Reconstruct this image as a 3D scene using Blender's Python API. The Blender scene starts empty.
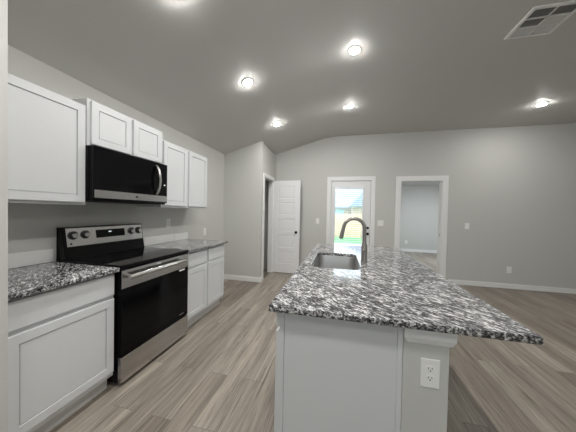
import bpy, bmesh, math, random
from mathutils import Vector, Matrix
random.seed(7)
S = bpy.context.scene
COL = S.collection
PI = math.pi

# ------------------------------------------------------------------ camera
CAM = Vector((2.2365, 0.0, 1.3431)); YAW, PITCH, ROLL, FPX = 0.22674, -0.01688, 0.02015, 225.78
fl = Vector((-math.sin(YAW), math.cos(YAW), 0)); R = Vector((math.cos(YAW), math.sin(YAW), 0)); up = Vector((0, 0, 1))
F = fl * math.cos(PITCH) + up * math.sin(PITCH); U = up * math.cos(PITCH) - fl * math.sin(PITCH)
cr = R * math.cos(ROLL) + U * math.sin(ROLL); cu = U * math.cos(ROLL) - R * math.sin(ROLL)
cam = bpy.data.objects.new('camera', bpy.data.cameras.new('camera')); COL.objects.link(cam)
cam.matrix_world = Matrix(((cr.x, cu.x, -F.x, CAM.x), (cr.y, cu.y, -F.y, CAM.y), (cr.z, cu.z, -F.z, CAM.z), (0, 0, 0, 1)))
cam.data.sensor_width = 36; cam.data.sensor_fit = 'HORIZONTAL'; cam.data.lens = FPX / 576 * 36
cam.data.clip_start = 0.02
S.camera = cam

# ------------------------------------------------------------------ bright overcast sky, exposure
w = bpy.data.worlds.new('sky'); S.world = w; w.use_nodes = True
bg = w.node_tree.nodes['Background']
bg.inputs['Color'].default_value = (0.86, 0.93, 1.0, 1); bg.inputs['Strength'].default_value = 2.8
S.view_settings.view_transform = 'Standard'; S.view_settings.look = 'None'
S.view_settings.gamma = 1; S.view_settings.use_curve_mapping = False
S.view_settings.exposure = 0.47
LAMP = 405.0            # radiance of a downlight lens
LAMP_COL = (1.0, 0.985, 0.962, 1)

# ------------------------------------------------------------------ materials
def mat(name, col, rough=0.5, metal=0.0, spec=0.5, coat=0.0):
    m = bpy.data.materials.new(name); m.use_nodes = True
    b = m.node_tree.nodes['Principled BSDF']
    b.inputs['Base Color'].default_value = (*col, 1); b.inputs['Roughness'].default_value = rough
    b.inputs['Metallic'].default_value = metal; b.inputs['Specular IOR Level'].default_value = spec
    b.inputs['Coat Weight'].default_value = coat
    return m
def N(m, t, **kw):
    n = m.node_tree.nodes.new(t)
    for k, v in kw.items(): setattr(n, k, v)
    return n
def L(m, a, b): m.node_tree.links.new(a, b)
def bsdf(m): return m.node_tree.nodes['Principled BSDF']
def ramp(m, stops):
    r = N(m, 'ShaderNodeValToRGB'); e = r.color_ramp.elements
    while len(e) > 1: e.remove(e[0])
    e[0].position, e[0].color = stops[0][0], (*stops[0][1], 1)
    for p, c in stops[1:]:
        x = e.new(p); x.color = (*c, 1)
    return r
def coords(m, scale=(1, 1, 1), rot=(0, 0, 0), loc=(0, 0, 0), kind='POINT'):
    c = N(m, 'ShaderNodeTexCoord'); mp = N(m, 'ShaderNodeMapping', vector_type=kind)
    mp.inputs['Scale'].default_value = scale; mp.inputs['Rotation'].default_value = rot; mp.inputs['Location'].default_value = loc
    L(m, c.outputs['Object'], mp.inputs['Vector']); return mp.outputs['Vector']
def bump(m, vec, scale, strength, dist=0.002):
    n = N(m, 'ShaderNodeTexNoise'); n.inputs['Scale'].default_value = scale; n.inputs['Detail'].default_value = 3
    L(m, vec, n.inputs['Vector'])
    b = N(m, 'ShaderNodeBump'); b.inputs['Strength'].default_value = strength; b.inputs['Distance'].default_value = dist
    L(m, n.outputs['Fac'], b.inputs['Height']); L(m, b.outputs['Normal'], bsdf(m).inputs['Normal'])

def paint(name, col, rough=0.6, bs=0.25):
    m = mat(name, col, rough, spec=0.35); bump(m, coords(m), 70, bs); return m
M_WALL = paint('greige_wall_paint', (0.56, 0.558, 0.533), 0.55)
M_CEIL = paint('greige_ceiling_paint', (0.625, 0.62, 0.595), 0.6)
M_TRIM = mat('white_trim_paint', (0.80, 0.80, 0.79), 0.35)
M_CAB = mat('white_cabinet_paint', (0.645, 0.655, 0.66), 0.33)
M_CABIN = mat('cabinet_side', (0.76, 0.76, 0.75), 0.4)
M_DOOR = mat('white_door_paint', (0.80, 0.80, 0.80), 0.35)
M_PLATE = mat('white_plastic', (0.82, 0.82, 0.80), 0.35)
M_SLOT = mat('dark_slot', (0.03, 0.03, 0.03), 0.5)
M_BLACK = mat('black_glass', (0.003, 0.003, 0.0035), 0.05, spec=0.16)
M_GLASSDOOR = mat('black_oven_glass', (0.003, 0.003, 0.0035), 0.06, spec=0.12)
M_ENAMEL = mat('black_enamel', (0.004, 0.004, 0.0045), 0.2, spec=0.15)
M_KNOB = mat('black_knob', (0.02, 0.02, 0.02), 0.3)
M_BRONZE = mat('dark_bronze_hardware', (0.02, 0.018, 0.017), 0.35, 0.6)
M_FAUCET = mat('gunmetal_faucet', (0.27, 0.25, 0.235), 0.36, 0.6)
M_DARK = mat('dark_inside', (0.05, 0.05, 0.05), 0.8)
M_GREYTOE = mat('toe_kick_paint', (0.60, 0.59, 0.57), 0.5)
M_BLIND = mat('white_blind', (0.85, 0.87, 0.90), 0.5)
M_MARK = mat('logo_grey', (0.25, 0.25, 0.25), 0.4)
M_WHITEMARK = mat('logo_white', (0.8, 0.8, 0.8), 0.4)
M_TILE = mat('white_glazed_tile', (0.83, 0.83, 0.81), 0.18)

def steel(name, col=(0.52, 0.51, 0.50), rough=0.21, axis=(1, 1, 120)):
    m = mat(name, col, rough, 1.0)
    v = coords(m, axis)
    n = N(m, 'ShaderNodeTexNoise'); n.inputs['Scale'].default_value = 6; n.inputs['Detail'].default_value = 4; L(m, v, n.inputs['Vector'])
    mr = N(m, 'ShaderNodeMapRange'); mr.inputs['To Min'].default_value = rough - 0.06; mr.inputs['To Max'].default_value = rough + 0.08
    L(m, n.outputs['Fac'], mr.inputs['Value']); L(m, mr.outputs['Result'], bsdf(m).inputs['Roughness'])
    return m
M_STEEL = steel('brushed_stainless')
M_SINK = steel('brushed_sink_steel', (0.45, 0.445, 0.44), 0.36, (1, 1, 60))

# lens of a downlight
M_LENS = bpy.data.materials.new('lit_led_lens'); M_LENS.use_nodes = True
nt = M_LENS.node_tree; nt.nodes.remove(nt.nodes['Principled BSDF'])
em = nt.nodes.new('ShaderNodeEmission'); em.inputs['Color'].default_value = LAMP_COL; em.inputs['Strength'].default_value = LAMP
nt.links.new(em.outputs[0], nt.nodes['Material Output'].inputs['Surface'])
M_FILL_LENS = M_LENS.copy(); M_FILL_LENS.name = 'lit_cool_lens'
e2 = [n for n in M_FILL_LENS.node_tree.nodes if n.type == 'EMISSION'][0]; e2.inputs['Color'].default_value = (0.86, 0.94, 1, 1); e2.inputs['Strength'].default_value = 235
# lit digits
M_LED = bpy.data.materials.new('lit_display_digits'); M_LED.use_nodes = True
bsdf(M_LED).inputs['Emission Color'].default_value = (0.8, 0.9, 1, 1); bsdf(M_LED).inputs['Emission Strength'].default_value = 0.5

# clear glass
M_GLASS = bpy.data.materials.new('clear_glass'); M_GLASS.use_nodes = True
nt = M_GLASS.node_tree; nt.nodes.remove(nt.nodes['Principled BSDF'])
tr = nt.nodes.new('ShaderNodeBsdfTransparent'); gl = nt.nodes.new('ShaderNodeBsdfGlossy'); gl.inputs['Roughness'].default_value = 0.02
fr = nt.nodes.new('ShaderNodeFresnel'); fr.inputs['IOR'].default_value = 1.45; mx = nt.nodes.new('ShaderNodeMixShader')
tr.inputs['Color'].default_value = (0.95, 0.98, 0.97, 1)
nt.links.new(fr.outputs[0], mx.inputs[0]); nt.links.new(tr.outputs[0], mx.inputs[1]); nt.links.new(gl.outputs[0], mx.inputs[2])
nt.links.new(mx.outputs[0], nt.nodes['Material Output'].inputs['Surface'])

# granite: elongated pale flecks split by grey and black
def granite():
    m = mat('speckled_granite', (0.4, 0.4, 0.4), 0.08, spec=0.5)
    ang = (0, 0, math.radians(-38))
    def noise(sx, sy, sz, det, rg, dist=0.0):
        n = N(m, 'ShaderNodeTexNoise'); n.inputs['Scale'].default_value = 1.0; n.inputs['Detail'].default_value = det
        n.inputs['Roughness'].default_value = rg; n.inputs['Distortion'].default_value = dist
        L(m, coords(m, (1 / sx, 1 / sy, 1 / sz), ang, kind='TEXTURE'), n.inputs['Vector']); return n.outputs['Fac']
    vo = N(m, 'ShaderNodeTexVoronoi'); vo.inputs['Scale'].default_value = 1.0
    L(m, coords(m, (1 / 95, 1 / 200, 1 / 150), ang, kind='TEXTURE'), vo.inputs['Vector'])
    sep = N(m, 'ShaderNodeSeparateColor'); L(m, vo.outputs['Color'], sep.inputs[0])
    def mth(op, a, b):
        n = N(m, 'ShaderNodeMath', operation=op)
        for i, x in enumerate((a, b)):
            if isinstance(x, (int, float)): n.inputs[i].default_value = x
            else: L(m, x, n.inputs[i])
        return n.outputs[0]
    n1 = noise(25, 88, 72, 4, 0.62, 0.5)
    n2 = noise(6, 11, 10, 2, 0.5)
    f = mth('ADD', mth('MULTIPLY', n1, 0.80), mth('ADD', mth('MULTIPLY', sep.outputs[0], 0.17), mth('MULTIPLY', n2, 0.10)))
    r1 = ramp(m, [(0.41, (0.012, 0.012, 0.014)), (0.47, (0.045, 0.045, 0.049)), (0.515, (0.125, 0.125, 0.128)), (0.575, (0.245, 0.245, 0.245)), (0.62, (0.46, 0.457, 0.45)), (0.67, (0.76, 0.755, 0.745))])
    L(m, f, r1.inputs['Fac']); L(m, r1.outputs[0], bsdf(m).inputs['Base Color'])
    return m
M_GRANITE = granite()

# vinyl plank floor, planks along Y
def planks():
    m = mat('grey_brown_vinyl_planks', (0.3, 0.27, 0.24), 0.42, spec=0.4)
    v = coords(m, (1, 1, 1), (0, 0, PI / 2))
    br = N(m, 'ShaderNodeTexBrick'); L(m, v, br.inputs['Vector'])
    br.offset = 0.37; br.offset_frequency = 2
    br.inputs['Color1'].default_value = (0, 0, 0, 1); br.inputs['Color2'].default_value = (1, 1, 1, 1); br.inputs['Mortar'].default_value = (0.5, 0.5, 0.5, 1)
    br.inputs['Scale'].default_value = 1; br.inputs['Mortar Size'].default_value = 0.0016; br.inputs['Brick Width'].default_value = 1.22; br.inputs['Row Height'].default_value = 0.152
    br.inputs['Bias'].default_value = 0.0
    # grain, shifted per plank
    sh = N(m, 'ShaderNodeVectorMath', operation='MULTIPLY'); sh.inputs[1].default_value = (17, 31, 5); L(m, br.outputs['Color'], sh.inputs[0])
    vg = coords(m, (1, 1, 1)); ad = N(m, 'ShaderNodeVectorMath', operation='ADD'); L(m, vg, ad.inputs[0]); L(m, sh.outputs[0], ad.inputs[1])
    def grain(sx, sy, det, rg, dist):
        mp = N(m, 'ShaderNodeMapping'); mp.inputs['Scale'].default_value = (sx, sy, 1); L(m, ad.outputs[0], mp.inputs['Vector'])
        n = N(m, 'ShaderNodeTexNoise'); n.inputs['Scale'].default_value = 1; n.inputs['Detail'].default_value = det; n.inputs['Roughness'].default_value = rg; n.inputs['Distortion'].default_value = dist
        L(m, mp.outputs[0], n.inputs['Vector']); return n.outputs['Fac']
    g1 = grain(13, 0.9, 5, 0.6, 0.8); g2 = grain(75, 2.4, 6, 0.72, 0.4)
    r0 = ramp(m, [(0.0, (0.210, 0.180, 0.152)), (0.5, (0.272, 0.240, 0.206)), (1.0, (0.332, 0.297, 0.256))]); L(m, br.outputs['Color'], r0.inputs['Fac'])
    r1 = ramp(m, [(0.30, (0.72, 0.70, 0.68)), (0.5, (0.98, 0.98, 0.97)), (0.70, (1.22, 1.21, 1.18))]); L(m, g1, r1.inputs['Fac'])
    r2 = ramp(m, [(0.35, (0.46, 0.44, 0.41)), (0.45, (0.93, 0.92, 0.90)), (0.55, (1.02, 1.01, 1.0)), (0.65, (1.30, 1.29, 1.27))]); L(m, g2, r2.inputs['Fac'])
    a = N(m, 'ShaderNodeMix', data_type='RGBA', blend_type='MULTIPLY'); a.inputs[0].default_value = 1; L(m, r0.outputs[0], a.inputs[6]); L(m, r1.outputs[0], a.inputs[7])
    b = N(m, 'ShaderNodeMix', data_type='RGBA', blend_type='MULTIPLY'); b.inputs[0].default_value = 1; L(m, a.outputs[2], b.inputs[6]); L(m, r2.outputs[0], b.inputs[7])
    c = N(m, 'ShaderNodeMix', data_type='RGBA', blend_type='MIX'); L(m, br.outputs['Fac'], c.inputs[0]); L(m, b.outputs[2], c.inputs[6]); c.inputs[7].default_value = (0.13, 0.11, 0.095, 1)
    L(m, c.outputs[2], bsdf(m).inputs['Base Color'])
    return m
M_FLOOR = planks()

def noisy(name, c1, c2, scale, rough=0.8, vscale=(1, 1, 1)):
    m = mat(name, c1, rough); v = coords(m, vscale); n = N(m, 'ShaderNodeTexNoise'); n.inputs['Scale'].default_value = scale; n.inputs['Detail'].default_value = 5
    L(m, v, n.inputs['Vector']); r = ramp(m, [(0.35, c1), (0.65, c2)]); L(m, n.outputs['Fac'], r.inputs['Fac']); L(m, r.outputs[0], bsdf(m).inputs['Base Color']); return m
M_GRASS = noisy('green_turf', (0.13, 0.40, 0.16), (0.22, 0.55, 0.25), 3)
M_CONC = noisy('pale_concrete', (0.70, 0.72, 0.74), (0.80, 0.81, 0.82), 2)
M_FENCE = noisy('tan_cedar', (0.62, 0.43, 0.32), (0.74, 0.55, 0.43), 6, 0.8, (8, 8, 0.5))
M_SHINGLE = noisy('blue_grey_shingles', (0.30, 0.34, 0.45), (0.38, 0.42, 0.53), 8)
M_BRICK = noisy('pale_brick', (0.50, 0.36, 0.33), (0.62, 0.50, 0.47), 10)
M_HWIN = mat('house_window', (0.45, 0.62, 0.75), 0.1)

# ------------------------------------------------------------------ mesh helpers
class MB:
    def __init__(s): s.bm = bmesh.new()
    def box(s, x0, x1, y0, y1, z0, z1, bev=0.0, seg=2):
        b = bmesh.new()
        vs = [b.verts.new((x, y, z)) for x in (x0, x1) for y in (y0, y1) for z in (z0, z1)]
        for f in ((0, 1, 3, 2), (4, 6, 7, 5), (0, 4, 5, 1), (2, 3, 7, 6), (0, 2, 6, 4), (1, 5, 7, 3)): b.faces.new([vs[i] for i in f])
        bmesh.ops.recalc_face_normals(b, faces=b.faces)
        if bev: bmesh.ops.bevel(b, geom=b.edges[:], offset=bev, segments=seg, affect='EDGES', profile=0.5)
        s.merge(b); return s
    def merge(s, b):
        me = bpy.data.meshes.new('tmp'); b.to_mesh(me); b.free(); s.bm.from_mesh(me); bpy.data.meshes.remove(me)
    def prism(s, pts, axis, a, b_, bev=0.0):
        """polygon pts (2-D) swept along axis from a to b_; (u,v) are the two other axes in x,y,z order"""
        b = bmesh.new()
        def P(u, v, t): return {'x': (t, u, v), 'y': (u, t, v), 'z': (u, v, t)}[axis]
        A = [b.verts.new(P(u, v, a)) for u, v in pts]; B = [b.verts.new(P(u, v, b_)) for u, v in pts]
        n = len(pts); b.faces.new(A); b.faces.new(B[::-1])
        for i in range(n): b.faces.new((A[i], B[i], B[(i + 1) % n], A[(i + 1) % n]))
        bmesh.ops.recalc_face_normals(b, faces=b.faces)
        if bev: bmesh.ops.bevel(b, geom=b.edges[:], offset=bev, segments=2, affect='EDGES', profile=0.5)
        s.merge(b); return s
    def ring(s, u0, u1, v0, v1, wd, axis, a, b_, slope=0.0):
        """picture frame of width wd round the rectangle"""
        b = bmesh.new()
        def P(u, v, t): return {'x': (t, u, v), 'y': (u, t, v), 'z': (u, v, t)}[axis]
        out = [(u0, v0), (u1, v0), (u1, v1), (u0, v1)]; inn = [(u0 + wd, v0 + wd), (u1 - wd, v0 + wd), (u1 - wd, v1 - wd), (u0 + wd, v1 - wd)]
        q = [[b.verts.new(P(u, v, t)) for u, v in lst] for lst, t in ((out, a), (out, b_), (inn, b_ - slope), (inn, a))]
        for k in range(4):
            for i in range(4): b.faces.new((q[k][i], q[k][(i + 1) % 4], q[(k + 1) % 4][(i + 1) % 4], q[(k + 1) % 4][i]))
        bmesh.ops.recalc_face_normals(b, faces=b.faces); s.merge(b); return s
    def loft(s, loops, cap0=True, cap1=True, closed=True):
        b = bmesh.new(); V = [[b.verts.new(p) for p in lp] for lp in loops]; n = len(loops[0])
        for i in range(len(V) - 1):
            for j in range(n): b.faces.new((V[i][j], V[i][(j + 1) % n], V[i + 1][(j + 1) % n], V[i + 1][j]))
        if cap0: b.faces.new(V[0][::-1])
        if cap1: b.faces.new(V[-1])
        bmesh.ops.recalc_face_normals(b, faces=b.faces); s.merge(b); return s
    def lathe(s, prof, o=(0, 0, 0), axis='z', n=32):
        o = Vector(o)
        def P(r, h, t):
            c, k = r * math.cos(t), r * math.sin(t)
            return o + Vector({'z': (c, k, h), 'x': (h, c, k), 'y': (c, h, k)}[axis])
        return s.loft([[P(max(r, 1e-5), h, 2 * PI * i / n) for i in range(n)] for r, h in prof])
    def tube(s, path, rad, n=14):
        path = [Vector(p) for p in path]; rads = rad if isinstance(rad, (list, tuple)) else [rad] * len(path)
        loops = []; ref = None
        for i, p in enumerate(path):
            t = (path[min(i + 1, len(path) - 1)] - path[max(i - 1, 0)]).normalized()
            if ref is None: ref = t.orthogonal().normalized()
            ref = (ref - t * ref.dot(t)).normalized(); bi = t.cross(ref)
            loops.append([p + (ref * math.cos(2 * PI * k / n) + bi * math.sin(2 * PI * k / n)) * rads[i] for k in range(n)])
        return s.loft(loops)
    def panel(s, u0, u1, v0, v1, axis, back, front, steps):
        """slab whose front face is inset in steps [(width, depth), ...]; depth is measured towards the back"""
        def P(u, v, t): return {'x': (t, u, v), 'y': (u, t, v), 'z': (u, v, t)}[axis]
        sg = 1 if front > back else -1; e = 0.002
        rects = [(0, back), (0, front - sg * e), (e, front)]; w_, d_ = e, front
        for wd, dp in steps:
            w_ += wd; d_ -= sg * dp; rects.append((w_, d_))
        s.loft([[P(u0 + k, v0 + k, t), P(u1 - k, v0 + k, t), P(u1 - k, v1 - k, t), P(u0 + k, v1 - k, t)] for k, t in rects][0:0] or
               [[P(u0 + k, v0 + k, t), P(u1 - k, v0 + k, t), P(u1 - k, v1 - k, t), P(u0 + k, v1 - k, t)] for k, t in rects])
        return s
    def build(s, name, m, parent=None, smooth=False, label=None):
        me = bpy.data.meshes.new(name); s.bm.to_mesh(me); s.bm.free()
        o = bpy.data.objects.new(name, me); COL.objects.link(o)
        for x in (m if isinstance(m, (list, tuple)) else [m]): me.materials.append(x)
        if smooth:
            me.polygons.foreach_set('use_smooth', [True] * len(me.polygons))
            me.set_sharp_from_angle(angle=math.radians(35))
        if parent is not None:
            o.parent = parent
            o.matrix_parent_inverse = world_of(parent).inverted()
        if label: o['label'] = label
        return o
def world_of(o):
    m = o.matrix_basis.copy()
    return (world_of(o.parent) @ o.matrix_parent_inverse @ m) if o.parent else m
SHAKER = [(0.050, 0.0), (0.001, 0.010), (0.006, 0.0), (0.001, -0.005)]
def tag(o, label, cat, group=None):
    o['label'] = label; o['category'] = cat
    if group: o['group'] = group
    return o
def thing(name, label, cat, loc, group=None):
    o = bpy.data.objects.new(name, None); COL.objects.link(o); o.location = loc; o.empty_display_size = 0.1
    return tag(o, label, cat, group)
def struct(o): o['kind'] = 'structure'; return o
def text(s, size, M, name, m, parent, depth=0.0006):
    c = bpy.data.curves.new('t', 'FONT'); c.body = s; c.size = size; c.extrude = depth; c.align_x = 'CENTER'; c.align_y = 'CENTER'
    t = bpy.data.objects.new('t', c); COL.objects.link(t)
    dg = bpy.context.evaluated_depsgraph_get(); me = bpy.data.meshes.new_from_object(t.evaluated_get(dg)); bpy.data.objects.remove(t)
    me.transform(M); me.materials.clear(); me.materials.append(m)
    o = bpy.data.objects.new(name, me); COL.objects.link(o)
    o.parent = parent; o.matrix_parent_inverse = world_of(parent).inverted(); return o
def facing_x(x, y, z):   # text plane read from +X, baseline along +Y
    return Matrix(((0, 0, 1, x), (1, 0, 0, y), (0, 1, 0, z), (0, 0, 0, 1)))

# ------------------------------------------------------------------ room shell
XR, YN, YB, T = 7.6, -3.2, 5.025, 0.14
ZL, SL, ZF = 2.4485, 0.2847, 3.0106; XC = (ZF - ZL) / SL
def zc_at(x): return min(ZF, ZL + SL * x)
PX0, PX1, DX0, DX1, DZ = 2.034, 2.858, 3.425, 4.20, 2.035      # patio door and doorway openings
struct(MB().box(-0.14, XR + 0.14, YN - 0.14, YB + 0.075, -0.1, 0).build('floor', M_FLOOR))
arc = []
for i in range(17):     # soft rounded crease between slope and flat
    t = i / 16; p0, p1, p2 = (XC - 0.28, ZF - 0.28 * SL), (XC, ZF), (XC + 0.28, ZF)
    arc.append(tuple((1 - t) ** 2 * a + 2 * t * (1 - t) * b + t * t * c for a, b, c in zip(p0, p1, p2)))
struct(MB().prism([(-0.14, zc_at(0) - 0.14 * SL), *arc, (XR + 0.14, ZF), (XR + 0.14, ZF + 0.12), (-0.14, ZF + 0.12)], 'y', YN - 0.14, YB + T).build('ceiling', M_CEIL, smooth=True))
struct(MB().prism([(-0.14, 0), (PX0, 0), (PX0, DZ + 0.01), (PX1, DZ + 0.01), (PX1, 0), (DX0, 0), (DX0, DZ), (DX1, DZ), (DX1, 0), (XR + 0.14, 0),
    (XR + 0.14, ZF), (XC, ZF), (-0.14, ZL - 0.14 * SL)], 'y', YB, YB + T).build('wall_back', M_WALL))
struct(MB().box(-0.14, 0, YN, YB, 0, ZL).build('wall_left', M_WALL))
struct(MB().box(XR, XR + 0.14, YN, YB, 0, ZF).build('wall_right', M_WALL))
rw = MB()
WZ0, WZ1, ADDED_WINS = 0.9, 2.25, ((1.6, 3.0), (4.4, 5.8))  # unseen rear windows, added to bring daylight onto the island end
rw.box(0, XR, YN - 0.14, YN, 0, WZ0); rw.prism([(0, WZ1), (XR, WZ1), (XR, ZF), (XC, ZF), (0, ZL)], 'y', YN - 0.14, YN)
for a, c in ((0, 1.6), (3.0, 4.4), (5.8, XR)): rw.box(a, c, YN - 0.14, YN, WZ0, WZ1)
struct(rw.build('wall_rear', M_WALL))
for i, (a, c) in enumerate(ADDED_WINS):
    wn = struct(bpy.data.objects.new('window_%d' % (i + 1), None)); COL.objects.link(wn); wn.location = ((a + c) / 2, YN, WZ0)
    MB().ring(a, c, WZ0, WZ1, 0.05, 'y', YN - 0.10, YN - 0.04).box((a + c) / 2 - 0.02, (a + c) / 2 + 0.02, YN - 0.095, YN - 0.045, WZ0 + 0.05, WZ1 - 0.05).build('window_frame', M_TRIM, wn)
    MB().box(a + 0.05, c - 0.05, YN - 0.072, YN - 0.068, WZ0 + 0.05, WZ1 - 0.05).build('glass_pane', M_GLASS, wn)
    MB().box(a - 0.05, c + 0.05, YN - 0.04, YN + 0.04, WZ0 - 0.03, WZ0, 0.004).build('window_sill', M_TRIM, wn)
struct(MB().prism([(0, 0), (0.70, 0), (0.70, zc_at(0.70)), (0, ZL)], 'y', 0.62, 0.745).build('wall_stub', M_WALL))
# pantry
YP, XP, PT = 4.045, 0.78, 0.1
PO0, PO1 = 4.19, 4.80
struct(MB().prism([(0, 0), (XP, 0), (XP, zc_at(XP)), (0, ZL)], 'y', YP, YP + PT).build('wall_pantry_front', M_WALL))
pz = zc_at(XP - PT)
struct(MB().prism([(YP + PT, 0), (PO0, 0), (PO0, DZ), (PO1, DZ), (PO1, 0), (YB, 0), (YB, pz), (YP + PT, pz)], 'x', XP - PT, XP).build('wall_pantry_side', M_WALL))
# room beyond the doorway
RX0, RX1, RY0, RY1, RZ = 3.25, 7.6, YB + T, 8.95, 2.40
struct(MB().box(RX0 - 0.1, RX1 + 0.1, YB + 0.075, RY1 + 0.1, -0.1, 0).build('floor_next_room', M_FLOOR))
struct(MB().box(RX0 - 0.1, RX1 + 0.1, RY0, RY1 + 0.1, RZ, RZ + 0.1).build('ceiling_next_room', M_TRIM))
struct(MB().box(RX0 - 0.1, RX1 + 0.1, RY1, RY1 + 0.1, 0, RZ).build('wall_next_room_back', M_WALL))
struct(MB().box(RX0 - 0.1, RX0, RY0, RY1, 0, RZ).build('wall_next_room_left', M_WALL))
struct(MB().box(RX1, RX1 + 0.1, RY0, RY1, 0, RZ).build('wall_next_room_right', M_WALL))
struct(MB().box(RX0, RX1, RY1 - 0.014, RY1, 0, 0.1, 0.003).build('baseboard_next_room', M_TRIM))

# baseboards
def base(name, x0, x1, y0, y1): struct(MB().box(x0, x1, y0, y1, 0, 0.088, 0.004).build(name, M_TRIM))
base('baseboard_back_left', XP, PX0 - 0.09, YB - 0.014, YB)
base('baseboard_back_middle', PX1 + 0.092, DX0 - 0.09, YB - 0.014, YB)
base('baseboard_back_right', DX1 + 0.102, XR, YB - 0.014, YB)
base('baseboard_pantry_front', 0.0, XP + 0.014, YP - 0.014, YP)
base('baseboard_pantry_side', XP, XP + 0.014, YP, PO0 - 0.075)
base('baseboard_left', 0, 0.014, 2.965, YP - 0.014)
base('baseboard_right', XR - 0.014, XR, YN, YB - 0.014)

# casings (three-sided, mitred) and jambs
def casing(name, a0, a1, z, wd, axis, t0, t1):
    pts = [(a0 - wd, 0), (a0, 0), (a0, z), (a1, z), (a1, 0), (a1 + wd, 0), (a1 + wd, z + wd), (a0 - wd, z + wd)]
    struct(MB().prism(pts, axis, t0, t1, 0.003).build(name, M_TRIM))
casing('trim_patio_casing', PX0, PX1, DZ + 0.01, 0.087, 'y', YB - 0.018, YB)
casing('trim_doorway_casing', DX0 + 0.012, DX1 - 0.012, DZ - 0.012, 0.10, 'y', YB - 0.018, YB)
casing('trim_pantry_casing', PO0 + 0.012, PO1 - 0.012, DZ - 0.01, 0.075, 'x', XP, XP + 0.016)
def jamb(name, a0, a1, z, wd, axis, t0, t1):
    pts = [(a0, 0), (a0 + wd, 0), (a0 + wd, z - wd), (a1 - wd, z - wd), (a1 - wd, 0), (a1, 0), (a1, z), (a0, z)]
    struct(MB().prism(pts, axis, t0, t1).build(name, M_TRIM))
jamb('trim_doorway_jamb', DX0, DX1, DZ, 0.018, 'y', YB, YB + T)
jamb('trim_pantry_jamb', PO0, PO1, DZ, 0.016, 'x', XP - PT, XP)
struct(MB().box(DX1 - 0.0195, DX1 - 0.018, YB + 0.05, YB + 0.08, 0.92, 0.98).build('trim_strike_plate', M_STEEL))
# threshold strip at the patio door
struct(MB().box(PX0, PX1, YB, YB + T, 0, 0.012).build('trim_threshold', M_STEEL))

# patio door: slab with one tall pane
d2 = struct(bpy.data.objects.new('door_2', None)); COL.objects.link(d2); d2.location = (2.445, YB + 0.05, 0)
sx0, sx1, sy0, sy1 = PX0 + 0.004, PX1 - 0.004, YB + 0.02, YB + 0.064
lx0, lx1, lz0, lz1 = 2.125, 2.70, 0.22, 1.915
b = MB()
b.box(sx0, lx0, sy0, sy1, 0.014, DZ).box(lx1, sx1, sy0, sy1, 0.014, DZ).box(lx0, lx1, sy0, sy1, 0.014, lz0).box(lx0, lx1, sy0, sy1, lz1, DZ)
b.build('door_slab', M_DOOR, d2)
MB().ring(lx0 - 0.03, lx1 + 0.03, lz0 - 0.03, lz1 + 0.03, 0.036, 'y', sy0, sy0 - 0.012, -0.006).build('lite_frame', M_DOOR, d2)
MB().box(lx0, lx1, sy0 + 0.02, sy0 + 0.024, lz0, lz1).build('glass_pane', M_GLASS, d2)
for z, r, nm in ((1.044, 0.026, 'deadbolt'), (0.917, 0.03, 'door_knob')):
    k = MB()
    k.lathe([(r, 0), (r, -0.008), (0.012, -0.012), (0.012, -0.028), (0.024, -0.036), (0.026, -0.05), (0.018, -0.062), (0, -0.064)] if nm == 'door_knob' else
            [(r, 0), (r, -0.01), (0.02, -0.016), (0, -0.016)], (2.812, sy0, z), 'y', 24)
    if nm == 'deadbolt': k.box(2.806, 2.818, sy0 - 0.03, sy0 - 0.014, z - 0.018, z + 0.018, 0.002)
    k.build(nm, M_BRONZE, d2, True)
# jamb stop of the patio door
jamb('trim_patio_jamb', PX0 - 0.02, PX1 + 0.02, DZ + 0.03, 0.021, 'y', YB + 0.066, YB + T)
# mini blind on that door
bl = thing('window_blind', 'white horizontal slat blind hanging over the glass of the patio door', 'blind', (2.41, YB, 1.915))
MB().box(lx0 - 0.012, lx1 + 0.012, YB - 0.016, YB + 0.006, 1.868, 1.918, 0.003).build('headrail', M_BLIND, bl)
s_ = MB(); z = 1.86
while z > 0.26:
    s_.prism([(YB - 0.012, z - 0.0022), (YB + 0.004, z + 0.0018), (YB + 0.004, z + 0.0050), (YB - 0.012, z + 0.0010)], 'x', lx0, lx1); z -= 0.043
s_.build('slat', M_BLIND, bl)
for x in (lx0 + 0.06, lx1 - 0.06): MB().tube([(x, YB - 0.005, 1.87), (x, YB - 0.005, 0.25)], 0.0012, 6).build('ladder_cord', M_BLIND, bl)
MB().box(lx0, lx1, YB - 0.012, YB + 0.004, 0.24, 0.256, 0.003).build('bottom_rail', M_BLIND, bl)

# pantry door, five panels, open 90 degrees
d1 = struct(bpy.data.objects.new('door_1', None)); COL.objects.link(d1); d1.location = (XP, 4.82, 0)
qx0, qx1, qy = XP + 0.004, 1.387, 4.802
p = MB(); rails = [0.012, 0.22, 0.235 + 0.0]; 
zs = [0.012]
gap, bot, top_ = 0.075, 0.20, 0.115
ph = (2.032 - 0.012 - bot - top_ - 4 * gap) / 5
p.box(qx0, qx1, qy + 0.01, qy + 0.035, 0.012, 2.032)
stile = 0.105
p.box(qx0, qx0 + stile, qy, qy + 0.01, 0.012, 2.032); p.box(qx1 - stile, qx1, qy, qy + 0.01, 0.012, 2.032)
zz = 0.012 + bot; edges = [(0.012, zz)]
for i in range(5):
    e = 0.0
    p.panel(qx0 + stile, qx1 - stile, zz, zz + ph, 'y', qy + 0.014, qy + 0.0002, [(0.002, 0.0), (0.005, 0.0115), (0.010, 0.0), (0.014, -0.006)])
    a = zz + ph; zz = a + (gap if i < 4 else top_); edges.append((a, zz))
for a, c in edges: p.box(qx0 + stile, qx1 - stile, qy, qy + 0.01, a, min(c, 2.032))
p.build('door_slab', M_DOOR, d1)
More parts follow.
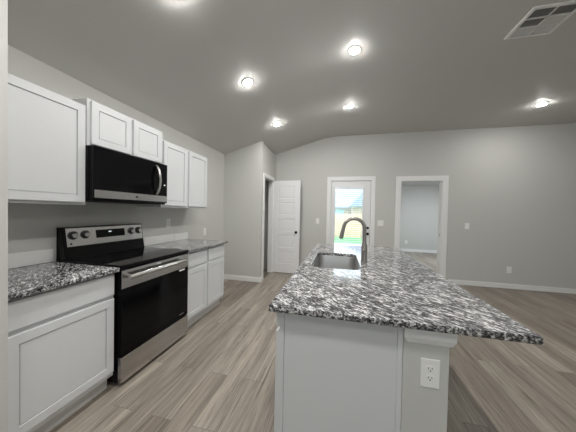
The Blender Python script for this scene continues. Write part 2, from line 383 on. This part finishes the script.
MB().lathe([(0.029, 0), (0.029, -0.007), (0.011, -0.012), (0.011, -0.03), (0.025, -0.037), (0.027, -0.05), (0.019, -0.062), (0, -0.064)], (1.315, qy, 0.91), 'y', 24).build('door_knob', M_BRONZE, d1, True)
for z in (0.25, 1.02, 1.83): MB().tube([(XP + 0.004, qy - 0.002, z - 0.045), (XP + 0.004, qy - 0.002, z + 0.045)], 0.005, 10).build('hinge', M_BRONZE, d1)

# ------------------------------------------------------------------ cabinets along the wall
def cab_door(u0, u1, v0, v1, x0, x1, parent, name='door', axis='x'):
    return MB().panel(u0, u1, v0, v1, axis, x0, x1, SHAKER).build(name, M_CAB, parent)
def slab(u0, u1, v0, v1, x0, x1, parent):
    return MB().box(min(x0, x1), max(x0, x1), u0, u1, v0, v1, 0.0025).build('drawer_front', M_CAB, parent)
def base_cabinet(y0, y1, label, doors, drawers, group='white base cabinets on the range wall'):
    t = thing('base_cabinet', label, 'cabinet', (0.3, (y0 + y1) / 2, 0), group)
    MB().box(0.0, 0.595, y0, y1, 0.105, 0.878).build('carcass', M_CABIN, t)
    f = MB(); f.box(0.595, 0.615, y0, y1, 0.105, 0.878, 0.001); f.build('face_frame', M_CAB, t)
    MB().box(0.02, 0.565, y0 + 0.004, y1 - 0.004, 0, 0.105).build('toe_kick', M_GREYTOE, t)
    for a, c in doors: cab_door(a, c, 0.142, 0.685, 0.6155, 0.635, t)
    for a, c in drawers: slab(a, c, 0.712, 0.862, 0.6155, 0.635, t)
    return t
base_cabinet(0.746, 1.331, 'single white base cabinet with one drawer, near side of the range', [(0.764, 1.322)], [(0.764, 1.322)])
base_cabinet(2.112, 2.955, 'white base cabinet with two doors and two drawers, far side of the range', [(2.135, 2.508), (2.545, 2.935)], [(2.135, 2.508), (2.545, 2.935)])

def upper(y0, y1, z0, z1, xf, label, doors, bot, top):
    t = thing('wall_cabinet', label, 'cabinet', (0.15, (y0 + y1) / 2, z0), 'white wall cabinets')
    MB().box(0.0, xf - 0.04, y0, y1, z0, z1).build('carcass', M_CABIN, t)
    MB().box(xf - 0.04, xf - 0.0205, y0, y1, z0, z1, 0.001).build('face_frame', M_CAB, t)
    for a, c in doors: cab_door(a, c, z0 + bot, z1 - top, xf - 0.02, xf, t)
upper(0.747, 1.343, 1.368, 2.126, 0.343, 'tall single-door white wall cabinet nearest the wall end, before the microwave', [(0.775, 1.330)], 0.018, 0.012)
upper(1.345, 2.098, 1.828, 2.186, 0.352, 'short two-door white wall cabinet mounted above the microwave', [(1.368, 1.708), (1.733, 2.066)], 0.014, 0.014)
upper(2.106, 2.966, 1.37, 2.115, 0.335, 'tall two-door white wall cabinet beyond the microwave', [(2.122, 2.512), (2.552, 2.952)], 0.022, 0.014)

# countertops (outline with eased edge; optional hole)
def curve_slab(name, outline, z0, z1, m, holes=(), parent=None, ease=0.004):
    c = bpy.data.curves.new('c', 'CURVE'); c.dimensions = '2D'; c.fill_mode = 'BOTH'
    for pts in [outline, *holes]:
        s = c.splines.new('POLY'); s.points.add(len(pts) - 1)
        for q, (x, y) in zip(s.points, pts): q.co = (x, y, 0, 1)
        s.use_cyclic_u = True
    c.extrude = (z1 - z0) / 2 - ease; c.bevel_depth = ease; c.bevel_resolution = 2; c.offset = -ease
    t = bpy.data.objects.new('c', c); COL.objects.link(t)
    dg = bpy.context.evaluated_depsgraph_get(); me = bpy.data.meshes.new_from_object(t.evaluated_get(dg)); bpy.data.objects.remove(t)
    me.transform(Matrix.Translation((0, 0, (z0 + z1) / 2))); me.materials.clear(); me.materials.append(m)
    o = bpy.data.objects.new(name, me); COL.objects.link(o); return o
def rrect(x0, x1, y0, y1, r, n=8):
    out = []
    for cx, cy, a in ((x1 - r, y1 - r, 0), (x0 + r, y1 - r, 90), (x0 + r, y0 + r, 180), (x1 - r, y0 + r, 270)):
        for i in range(n + 1):
            t = math.radians(a + 90 * i / n); out.append((cx + r * math.cos(t), cy + r * math.sin(t)))
    return out
def rect(x0, x1, y0, y1): return [(x0, y0), (x1, y0), (x1, y1), (x0, y1)]
ZT = 0.910
tag(curve_slab('countertop', rect(0.002, 0.663, 0.747, 1.338), 0.879, ZT, M_GRANITE), 'short grey speckled granite countertop between the wall end and the range', 'countertop', 'granite countertops on the range wall')
tag(curve_slab('countertop', rect(0.002, 0.663, 2.113, 2.986), 0.879, ZT, M_GRANITE), 'grey speckled granite countertop beyond the range, toward the pantry', 'countertop', 'granite countertops on the range wall')
# backsplash: one row of tiles
def backsplash(y0, y1, label):
    b = MB(); n = max(1, round((y1 - y0) / 0.30)); d = (y1 - y0) / n
    for i in range(n): b.box(0.0005, 0.009, y0 + i * d + 0.0015, y0 + (i + 1) * d - 0.0015, ZT + 0.001, 1.014, 0.0015, 1)
    tag(b.build('backsplash_tile_row', M_TILE), label, 'backsplash', 'tile backsplashes')
backsplash(0.747, 1.338, 'low row of white tiles behind the short countertop near the wall end')
backsplash(2.113, 2.975, 'low row of white tiles behind the countertop beyond the range')

# ------------------------------------------------------------------ range
RY0_, RY1_ = 1.3455, 2.105
rg = thing('kitchen_range', 'stainless steel and black glass electric range between the white base cabinets', 'stove', (0.35, 1.725, 0))
MB().box(0.03, 0.635, RY0_ + 0.004, RY1_ - 0.004, 0.03, 0.895, 0.003).build('body', M_ENAMEL, rg)
for x in (0.08, 0.58):
    for y in (RY0_ + 0.05, RY1_ - 0.05): MB().lathe([(0.018, 0), (0.018, 0.006), (0.01, 0.008), (0.01, 0.032)], (x, y, 0), 'z', 16).build('foot', M_ENAMEL, rg)
ct = MB().box(0.03, 0.672, RY0_, RY1_, 0.893, 0.921, 0.005).build('cooktop', M_BLACK, rg)
M_RING = mat('burner_mark', (0.05, 0.05, 0.052), 0.2)
for x, y, r in ((0.20, 1.53, 0.09), (0.47, 1.54, 0.115), (0.20, 1.92, 0.09), (0.47, 1.92, 0.105), (0.33, 1.725, 0.06)):
    MB().lathe([(r - 0.003, 0), (r, 0), (r, 0.0006), (r - 0.003, 0.0006), (r - 0.003, 0)], (x, y, 0.9207), 'z', 40).build('burner_ring', M_RING, ct)
# oven door
od = MB().box(0.637, 0.667, RY0_ + 0.003, RY1_ - 0.003, 0.232, 0.888, 0.003).build('oven_door', M_ENAMEL, rg)
MB().box(0.6668, 0.6705, RY0_ + 0.006, RY1_ - 0.006, 0.236, 0.742, 0.001).build('oven_window', M_GLASSDOOR, od)
MB().box(0.6668, 0.6725, RY0_ + 0.003, RY1_ - 0.003, 0.745, 0.882, 0.002).build('steel_band', M_STEEL, od)
h = MB()
h.prism([(0.716, 0.812), (0.730, 0.820), (0.733, 0.836), (0.724, 0.851), (0.708, 0.849), (0.706, 0.818)], 'y', 1.372, 2.005, 0.002)
for y in (1.392, 1.985): h.box(0.672, 0.712, y - 0.018, y + 0.018, 0.822, 0.846, 0.004)
h.build('handle', M_STEEL, od)
MB().lathe([(0.006, 0), (0.006, 0.0006), (0, 0.0006)], (0.6725, 1.683, 0.866), 'x', 16).build('logo_disc', M_WHITEMARK, od)
text('LG', 0.02, facing_x(0.6729, 1.708, 0.866), 'logo_letters', M_WHITEMARK, od)
MB().box(0.6706, 0.6712, 1.965, 2.045, 0.722, 0.737).build('sticker', M_WHITEMARK, od, label='small white sticker')
MB().box(0.6706, 0.6709, 1.975, 2.035, 0.272, 0.279).build('small_print', M_MARK, od)
MB().box(0.637, 0.672, RY0_ + 0.003, RY1_ - 0.003, 0.034, 0.226, 0.004).build('storage_drawer', M_STEEL, rg)
# backguard, leaning back a little
def lean(z): return 0.105 - (z - 0.92) * 0.16
bgd = MB().prism([(0.004, 0.90), (0.112, 0.90), (lean(1.0), 1.0), (lean(1.182), 1.182), (0.004, 1.182)], 'y', RY0_ + 0.010, RY1_ - 0.002, 0.003).build('backguard', M_ENAMEL, rg)
Mb = Matrix.Identity(4)
pa, pb = 1.022, 1.174
MB().prism([(lean(pa) - 0.004, pa), (lean(pa) + 0.003, pa), (lean(pb) + 0.003, pb), (lean(pb) - 0.004, pb)], 'y', RY0_ + 0.03, RY1_ - 0.012, 0.001).build('control_panel', M_STEEL, bgd)
za, zb = 1.074, 1.146
MB().prism([(lean(za), za), (lean(za) + 0.0045, za), (lean(zb) + 0.0045, zb), (lean(zb), zb)], 'y', 1.606, 1.885, 0.0005).build('display', M_BLACK, bgd)
MB().box(lean(1.125) + 0.0045, lean(1.125) + 0.0055, 1.722, 1.748, 1.120, 1.129).build('display_digits', M_LED, bgd)
for y in (1.424, 1.518, 1.962, 2.046):
    k = MB(); k.lathe([(0.036, 0), (0.036, 0.006), (0.033, 0.010), (0.0, 0.011)], (lean(1.115) + 0.003, y, 1.113), 'x', 28)
    kb = k.build('knob', M_KNOB, bgd, True)
    c = MB(); c.lathe([(0.023, 0), (0.021, 0.02), (0.019, 0.022), (0, 0.022)], (lean(1.115) + 0.012, y, 1.113), 'x', 28); c.build('knob_cap', M_STEEL, bgd, True)
MB().lathe([(0.008, 0), (0.008, 0.001), (0, 0.001)], (lean(1.045) + 0.0035, 1.405, 1.045), 'x', 16).build('panel_mark', M_KNOB, bgd)

# ------------------------------------------------------------------ microwave
mw = thing('microwave', 'black and stainless over-the-range microwave hung below the short cabinet', 'microwave', (0.2, 1.722, 1.40))
MB().box(0.004, 0.378, 1.3462, 2.097, 1.40, 1.826, 0.003).build('body', M_ENAMEL, mw)
md = MB().box(0.379, 0.400, 1.3462, 2.097, 1.415, 1.824, 0.003).build('door', M_BLACK, mw)
MB().box(0.3995, 0.4025, 1.352, 2.092, 1.425, 1.487, 0.001).build('steel_band', M_STEEL, md)
hp = []
for i in range(15):
    t = i / 14; z = 1.497 + t * 0.295; hp.append((0.406 + 0.045 * math.sin(PI * t) ** 0.7, 1.945, z))
lo = []
for x, y, z in hp: lo.append([(x - 0.008, y - 0.014, z), (x + 0.004, y - 0.014, z), (x + 0.008, y, z), (x + 0.004, y + 0.014, z), (x - 0.008, y + 0.014, z)])
hd = MB().loft(lo); hd.build('handle', M_STEEL, md, True)
MB().box(0.3998, 0.4008, 1.395, 1.87, 1.53, 1.78, 0.0004).build('window', M_GLASSDOOR, md)
cp = MB().box(0.3998, 0.4012, 1.985, 2.09, 1.495, 1.815, 0.0005).build('control_panel', M_BLACK, md)
MB().box(0.4012, 0.4016, 2.050, 2.066, 1.598, 1.608).build('display_digits', M_LED, cp)
MB().lathe([(0.010, 0), (0.010, 0.0006), (0, 0.0006)], (0.4025, 1.722, 1.456), 'x', 20).build('logo_disc', M_SLOT, md)
text('LG', 0.028, facing_x(0.403, 1.765, 1.456), 'logo_letters', M_MARK, md)
MB().box(0.06, 0.34, 1.40, 2.04, 1.396, 1.401).build('vent_grille', M_DARK, mw)

# ------------------------------------------------------------------ island
IX0, IX1, IY0, IY1 = 1.9226, 2.9623, 0.9986 - 0.002, 3.20
isl = thing('kitchen_island', 'white kitchen island with painted end post under the large granite top', 'kitchen island', (2.3, 2.05, 0))
EY = IY0 - 0.0 + 0.002
EY0, EY1 = 1.065, IY1 - 0.04
FX = 1.962                       # front of the face frame, doors hang on it toward -X
MB().box(FX + 0.02, 2.51, EY0 + 0.004, EY1 - 0.004, 0.105, 0.70).build('carcass', M_CABIN, isl)
MB().box(FX, FX + 0.022, EY0 - 0.003, EY1, 0.105, 0.877, 0.001).build('face_frame', M_CAB, isl)
MB().box(2.05, 2.48, EY0 + 0.02, EY1 - 0.02, 0, 0.105).build('toe_kick', M_GREYTOE, isl)
MB().box(FX + 0.023, 2.510, EY0, EY0 + 0.012, 0.0, 0.877, 0.001).build('end_panel', M_CAB, isl)
MB().box(FX + 0.023, 2.510, EY1 - 0.012, EY1, 0.0, 0.877, 0.001).build('end_panel', M_CAB, isl)
MB().box(2.494, 2.515, EY0 - 0.006, EY0 + 0.002, 0.0, 0.877, 0.002).build('scribe_strip', M_CAB, isl)
nb = 4; wdt = (EY1 - EY0) / nb
for i in range(nb):
    a, c = EY0 + i * wdt + (0.004 if i == 0 else 0.016), EY0 + (i + 1) * wdt - 0.016
    MB().panel(a, c, 0.142, 0.755, 'x', FX - 0.0005, FX - 0.022, SHAKER).build('door', M_CAB, isl)
    MB().box(FX - 0.022, FX - 0.0005, a, c, 0.778, 0.868, 0.0025).build('drawer_front', M_CAB, isl)
MB().box(2.516, 2.695, EY0 - 0.004, EY1 - 0.004, 0, 0.875, 0.004).build('knee_wall', M_WALL, isl, label='greige painted knee wall with an outlet in its end')
MB().box(2.695, 2.709, EY0 + 0.02, EY1 - 0.02, 0, 0.088, 0.003).build('baseboard', M_TRIM, isl)
capm = MB(); capm.loft([[(2.516 + a, EY0 - 0.004 - d, z), (2.695 + d, EY0 - 0.004 - d, z), (2.695 + d, EY1 - 0.004, z), (2.516 + a, EY1 - 0.004, z)] for z, d, a in ((0.794, 0.001, 0.016), (0.800, 0.008, 0.012), (0.822, 0.017, 0.0), (0.8785, 0.018, 0.0))])
capm.build('cap_moulding', M_TRIM, isl)
SX0, SX1, SY0, SY1 = 2.012, 2.405, 1.80, 2.50
hole = rrect(SX0, SX1, SY0, SY1, 0.07)
tag(curve_slab('countertop', rect(IX0, IX1, IY0, IY1), 0.8795, ZT, M_GRANITE, [hole]), 'large grey speckled granite countertop with a sink cut-out on the island', 'countertop')

# sink (undermount)
sk = thing('sink', 'single bowl stainless steel undermount sink in the island top', 'sink', ((SX0 + SX1) / 2, (SY0 + SY1) / 2, 0.70))
def rr3(k, z, r): return [(x, y, z) for x, y in rrect(SX0 - k, SX1 + k, SY0 - k, SY1 + k, max(r, 0.01))]
b = MB()
b.loft([rr3(0.02, 0.8765, 0.09), rr3(0.02, 0.8790, 0.09), rr3(-0.001, 0.8790, 0.069), rr3(-0.004, 0.870, 0.066), rr3(-0.012, 0.74, 0.062), rr3(-0.022, 0.715, 0.055), rr3(-0.05, 0.704, 0.04), rr3(-0.15, 0.702, 0.02),
        ], cap0=False, cap1=True)
b.build('bowl', M_SINK, sk, True)
MB().lathe([(0.045, 0.0005), (0.045, 0.003), (0.036, 0.004), (0.034, 0.001), (0.008, 0.001), (0.006, 0.012), (0, 0.013)], (2.22, 2.15, 0.702), 'z', 28).build('drain', M_SINK, sk, True)

# faucet
fc = thing('faucet', 'dark gunmetal gooseneck pull-down faucet beside the sink', 'faucet', (2.455, 2.124, ZT))
fx, fy = 2.455, 2.124
MB().lathe([(0.030, 0), (0.030, 0.004), (0.027, 0.008), (0.026, 0.014), (0.0255, 0.09), (0.024, 0.15), (0.019, 0.165), (0.0175, 0.17), (0, 0.17)], (fx, fy, ZT), 'z', 28).build('body', M_FAUCET, fc, True)
path = [(fx, fy, ZT + 0.165), (fx, fy, 1.14), (fx - 0.001, fy, 1.19)]
rad = 0.092; cxn, czn = fx - 0.001 - rad, 1.205
for i in range(0, 25):
    t = math.radians(i * 168 / 24); path.append((cxn + rad * math.cos(t), fy, czn + rad * math.sin(t)))
tx, tz = -math.sin(math.radians(168)), math.cos(math.radians(168)); ex, _, ez = path[-1]
path.append((ex + tx * 0.03, fy, ez + tz * 0.03))
MB().tube(path, 0.0155, 16).build('spout', M_FAUCET, fc, True)
e0 = Vector(path[-1]); dirv = Vector((tx, 0, tz))
MB().tube([e0 - dirv * 0.004, e0, e0 + dirv * 0.004, e0 + dirv * 0.06, e0 + dirv * 0.085, e0 + dirv * 0.088], [0.016, 0.017, 0.017, 0.018, 0.0175, 0.012], 18).build('spray_head', M_FAUCET, fc, True)
lv = MB(); lv.tube([(fx, fy - 0.018, 1.0), (fx, fy - 0.036, 1.0)], 0.014, 16); lv.tube([(fx, fy - 0.03, 1.0), (fx - 0.005, fy - 0.05, 1.006), (fx - 0.012, fy - 0.075, 1.02), (fx - 0.016, fy - 0.095, 1.035)], [0.008, 0.007, 0.006, 0.005], 12)
lv.build('lever', M_FAUCET, fc, True)

# ------------------------------------------------------------------ outlets and switches
def plate(kind, pos, face, label, w_=0.072, h_=0.118, group=None, gangs=1):
    """face: 'x' plate faces +X, 'y' plate faces -Y"""
    t = thing('wall_outlet' if kind == 'outlet' else 'light_switch', label, 'outlet' if kind == 'outlet' else 'light switch', pos, group)
    def pt(u, v, d): return (pos[0] + d, pos[1] + u, pos[2] + v) if face == 'x' else (pos[0] + u, pos[1] - d, pos[2] + v)
    def bx(m, u0, u1, v0, v1, d0, d1, bev=0.0):
        a, c = pt(u0, v0, d0), pt(u1, v1, d1)
        m.box(min(a[0], c[0]), max(a[0], c[0]), min(a[1], c[1]), max(a[1], c[1]), a[2], c[2], bev)
    m = MB(); bx(m, -w_ / 2, w_ / 2, -h_ / 2, h_ / 2, 0.0, 0.006, 0.0022); m.build('faceplate', M_PLATE, t)
    if kind == 'outlet':
        for dv in (0.0195, -0.0195):
            q = [(pt(u, v + dv, 0.0055)) for u, v in rrect(-0.017, 0.017, -0.0145, 0.0145, 0.011, 5)]; q2 = [(pt(u, v + dv, 0.0078)) for u, v in rrect(-0.0165, 0.0165, -0.014, 0.014, 0.0108, 5)]
            r = MB().loft([q, q2]).build('receptacle', M_PLATE, t)
            sl = MB(); bx(sl, -0.0078, -0.0052, dv - 0.001, dv + 0.0075, 0.0076, 0.0081); bx(sl, 0.0052, 0.0078, dv, dv + 0.0070, 0.0076, 0.0081); bx(sl, -0.0026, 0.0026, dv - 0.0095, dv - 0.0045, 0.0076, 0.0081)
            sl.build('slot_pattern', M_SLOT, r)
        m = MB(); bx(m, -0.003, 0.003, -0.003, 0.003, 0.0055, 0.0068, 0.001); m.build('screw', M_PLATE, t)
    else:
        for g in range(gangs):
            du = (g - (gangs - 1) / 2) * 0.046
            m = MB(); bx(m, du - 0.006, du + 0.006, -0.012, 0.012, 0.005, 0.0075, 0.001); bx(m, du - 0.004, du + 0.004, 0.0, 0.009, 0.007, 0.016, 0.001); m.build('toggle', M_PLATE, t)
    return t
plate('outlet', (2.622, EY0 - 0.004, 0.674), 'y', 'white duplex outlet in the painted end post of the island', 0.074, 0.121)
plate('outlet', (0.0, 2.576, 1.166), 'x', 'white outlet on the wall above the countertop beyond the range')
plate('outlet', (0.0, 3.42, 0.985), 'x', 'small white outlet on the range wall past the countertop, toward the pantry')
plate('switch', (1.752, YB, 1.161), 'y', 'white light switch between the pantry door and the patio door')
plate('switch', (3.062, YB, 1.155), 'y', 'white double light switch between the patio door and the open doorway', 0.116, 0.118, None, 2)
plate('switch', (4.629, YB, 1.146), 'y', 'white light switch on the back wall just past the open doorway')
plate('outlet', (5.333, YB, 0.350), 'y', 'white outlet low on the back wall below and past the light switch')
plate('outlet', (4.60, RY1, 0.35), 'y', 'white outlet low on the wall of the room beyond the doorway')

# ------------------------------------------------------------------ ceiling lights
def downlight(x, y, label, zceil=None):
    z = zc_at(x) if zceil is None else zceil
    t = thing('recessed_light', label, 'ceiling light', (x, y, z), 'recessed ceiling lights')
    rot = Matrix.Rotation(-math.atan(SL), 4, 'Y') if (zceil is None and x < XC) else Matrix.Identity(4)
    M4 = Matrix.Translation((x, y, z)) @ rot
    def put(m):
        m.bm.transform(M4); return m
    r = MB(); r.lathe([(0.046, -0.001), (0.066, 0.0), (0.065, -0.004), (0.055, -0.0075), (0.046, -0.006)], n=40); put(r).build('trim_ring', M_TRIM, t, True)
    l = MB(); l.lathe([(0.047, -0.005), (0.045, -0.010), (0.037, -0.0145), (0.022, -0.0175), (0, -0.0185)], n=32); put(l).build('lens', M_LENS, t, True)
downlight(1.16, 1.275, 'lit recessed light on the sloped ceiling opposite the range, nearest of its row')
downlight(1.194, 2.377, 'lit recessed light on the sloped ceiling, middle of the row over the aisle')
downlight(1.19, 3.591, 'lit recessed light on the sloped ceiling nearest the pantry')
downlight(2.34, 2.416, 'lit recessed light on the flat ceiling above the island sink')
downlight(2.346, 3.652, 'lit recessed light on the flat ceiling in front of the patio door')
downlight(5.093, 4.10, 'lit recessed light on the flat ceiling beyond the vent near the back wall')
for x, y in ((2.34, 1.18), (2.34, -0.06), (1.19, -0.06), (2.34, -1.3), (5.09, 1.5), (5.09, -1.2)):  # out-of-view lights added as fill; some placed from the island end's shadow
    downlight(x, y, 'lit recessed light on the ceiling behind or beside the viewer')
t = thing('flush_ceiling_light', 'lit round flush light on the ceiling of the room beyond the doorway', 'ceiling light', (5.2, 7.0, RZ))  # out of view, added to give the next room its cool brightness
MB().lathe([(0.15, 0), (0.16, -0.002), (0.16, -0.02), (0.15, -0.02)], (5.2, 7.0, RZ), 'z', 40).build('rim', M_TRIM, t, True)
MB().lathe([(0.148, -0.018), (0.12, -0.035), (0.07, -0.045), (0, -0.05)], (5.2, 7.0, RZ), 'z', 40).build('lens', M_FILL_LENS, t, True)

# ------------------------------------------------------------------ ceiling vent
vt = thing('ceiling_vent', 'white square ceiling return vent with six slatted sections', 'vent', (3.87, 2.37, ZF))
vx0, vx1, vy0, vy1 = 3.695, 4.045, 2.20, 2.54
MB().ring(vx0, vx1, vy0, vy1, 0.022, 'z', ZF, ZF - 0.010, 0.003).build('frame', M_PLATE, vt)
MB().box(vx0 + 0.02, vx1 - 0.02, vy0 + 0.02, vy1 - 0.02, ZF - 0.002, ZF - 0.0005).build('backing', M_DARK, vt)
cxs = [vx0 + 0.022, (vx0 + vx1) / 2, vx1 - 0.022]; cys = [vy0 + 0.022 + i * (vy1 - vy0 - 0.044) / 3 for i in range(4)]
MB().box(cxs[1] - 0.006, cxs[1] + 0.006, vy0 + 0.02, vy1 - 0.02, ZF - 0.010, ZF - 0.002).build('crossbar', M_PLATE, vt)
for y in cys[1:3]: MB().box(vx0 + 0.02, vx1 - 0.02, y - 0.006, y + 0.006, ZF - 0.010, ZF - 0.002).build('crossbar', M_PLATE, vt)
for i in range(2):
    for j in range(3):
        dark = (j == 0) or (j == 1 and i == 0)
        m = MB(); y = cys[j] + 0.008
        while y < cys[j + 1] - 0.008:
            d = 0.003 if dark else -0.003
            m.prism([(y - d, ZF - 0.0085), (y - d + 0.0012, ZF - 0.0085), (y + d + 0.0012, ZF - 0.002), (y + d, ZF - 0.002)], 'x', cxs[i] + (0 if i == 0 else 0.006), cxs[i + 1] - (0.006 if i == 0 else 0)); y += 0.0085
        m.build('slat_panel', M_PLATE, vt)

# ------------------------------------------------------------------ outside
struct(MB().box(-20, 30, -30, YN - 0.15, -0.3, -0.13).build('ground_rear', M_CONC))
struct(MB().box(-3, 9, YB + T, 11.2, -0.3, -0.12).build('patio_slab', M_CONC))
g_ = MB().box(-30, 40, 11.2, 45, -0.3, -0.125).build('lawn', M_GRASS); g_['kind'] = 'stuff'; tag(g_, 'green lawn beyond the patio seen through the patio door', 'lawn')
fn = thing('privacy_fence', 'tan wooden privacy fence beyond the lawn, seen through the patio door', 'fence', (2.5, 14.3, -0.12))
b = MB(); x = -2.5
while x < 7.5:
    b.box(x, x + 0.138, 14.2, 14.22, -0.1, 1.30 + random.uniform(-0.006, 0.006)); x += 0.142
b.build('picket_panel', M_FENCE, fn)
for z in (0.15, 0.65, 1.12): MB().box(-2.5, 7.5, 14.22, 14.26, z, z + 0.09).build('rail', M_FENCE, fn)
for x in (-2.4, 0, 2.4, 4.8, 7.2): MB().box(x, x + 0.09, 14.26, 14.35, -0.12, 1.32).build('post', M_FENCE, fn)
hs = thing('neighbour_house', 'neighbouring house with blue-grey roof beyond the fence', 'house', (5, 25, -0.12))
MB().box(-1.5, 14, 22, 32, -0.12, 1.85).build('wall', M_BRICK, hs)
MB().loft([[(-2.0, 21.5, 1.80), (14.5, 21.5, 1.80), (14.5, 32.5, 1.80), (-2.0, 32.5, 1.80)], [(-2.0, 21.5, 1.95), (14.5, 21.5, 1.95), (14.5, 32.5, 1.95), (-2.0, 32.5, 1.95)],
          [(5.0, 27, 5.2), (9.5, 27, 5.2), (9.5, 27.2, 5.2), (5.0, 27.2, 5.2)]]).build('roof', M_SHINGLE, hs)
MB().loft([[(3.0, 20.4, 1.95), (7.0, 20.4, 1.95), (7.0, 26, 1.95), (3.0, 26, 1.95)], [(4.95, 20.4, 4.1), (5.05, 20.4, 4.1), (5.05, 26, 4.1), (4.95, 26, 4.1)]]).build('gable_roof', M_SHINGLE, hs)
MB().box(3.2, 6.8, 20.8, 22, -0.12, 1.95).build('gable_wall', M_BRICK, hs)
for x0, x1 in ((1.6, 2.6), (-0.5, 0.5)):
    MB().box(x0, x1, 21.96, 22.02, 0.6, 1.7).build('house_window', M_HWIN, hs)
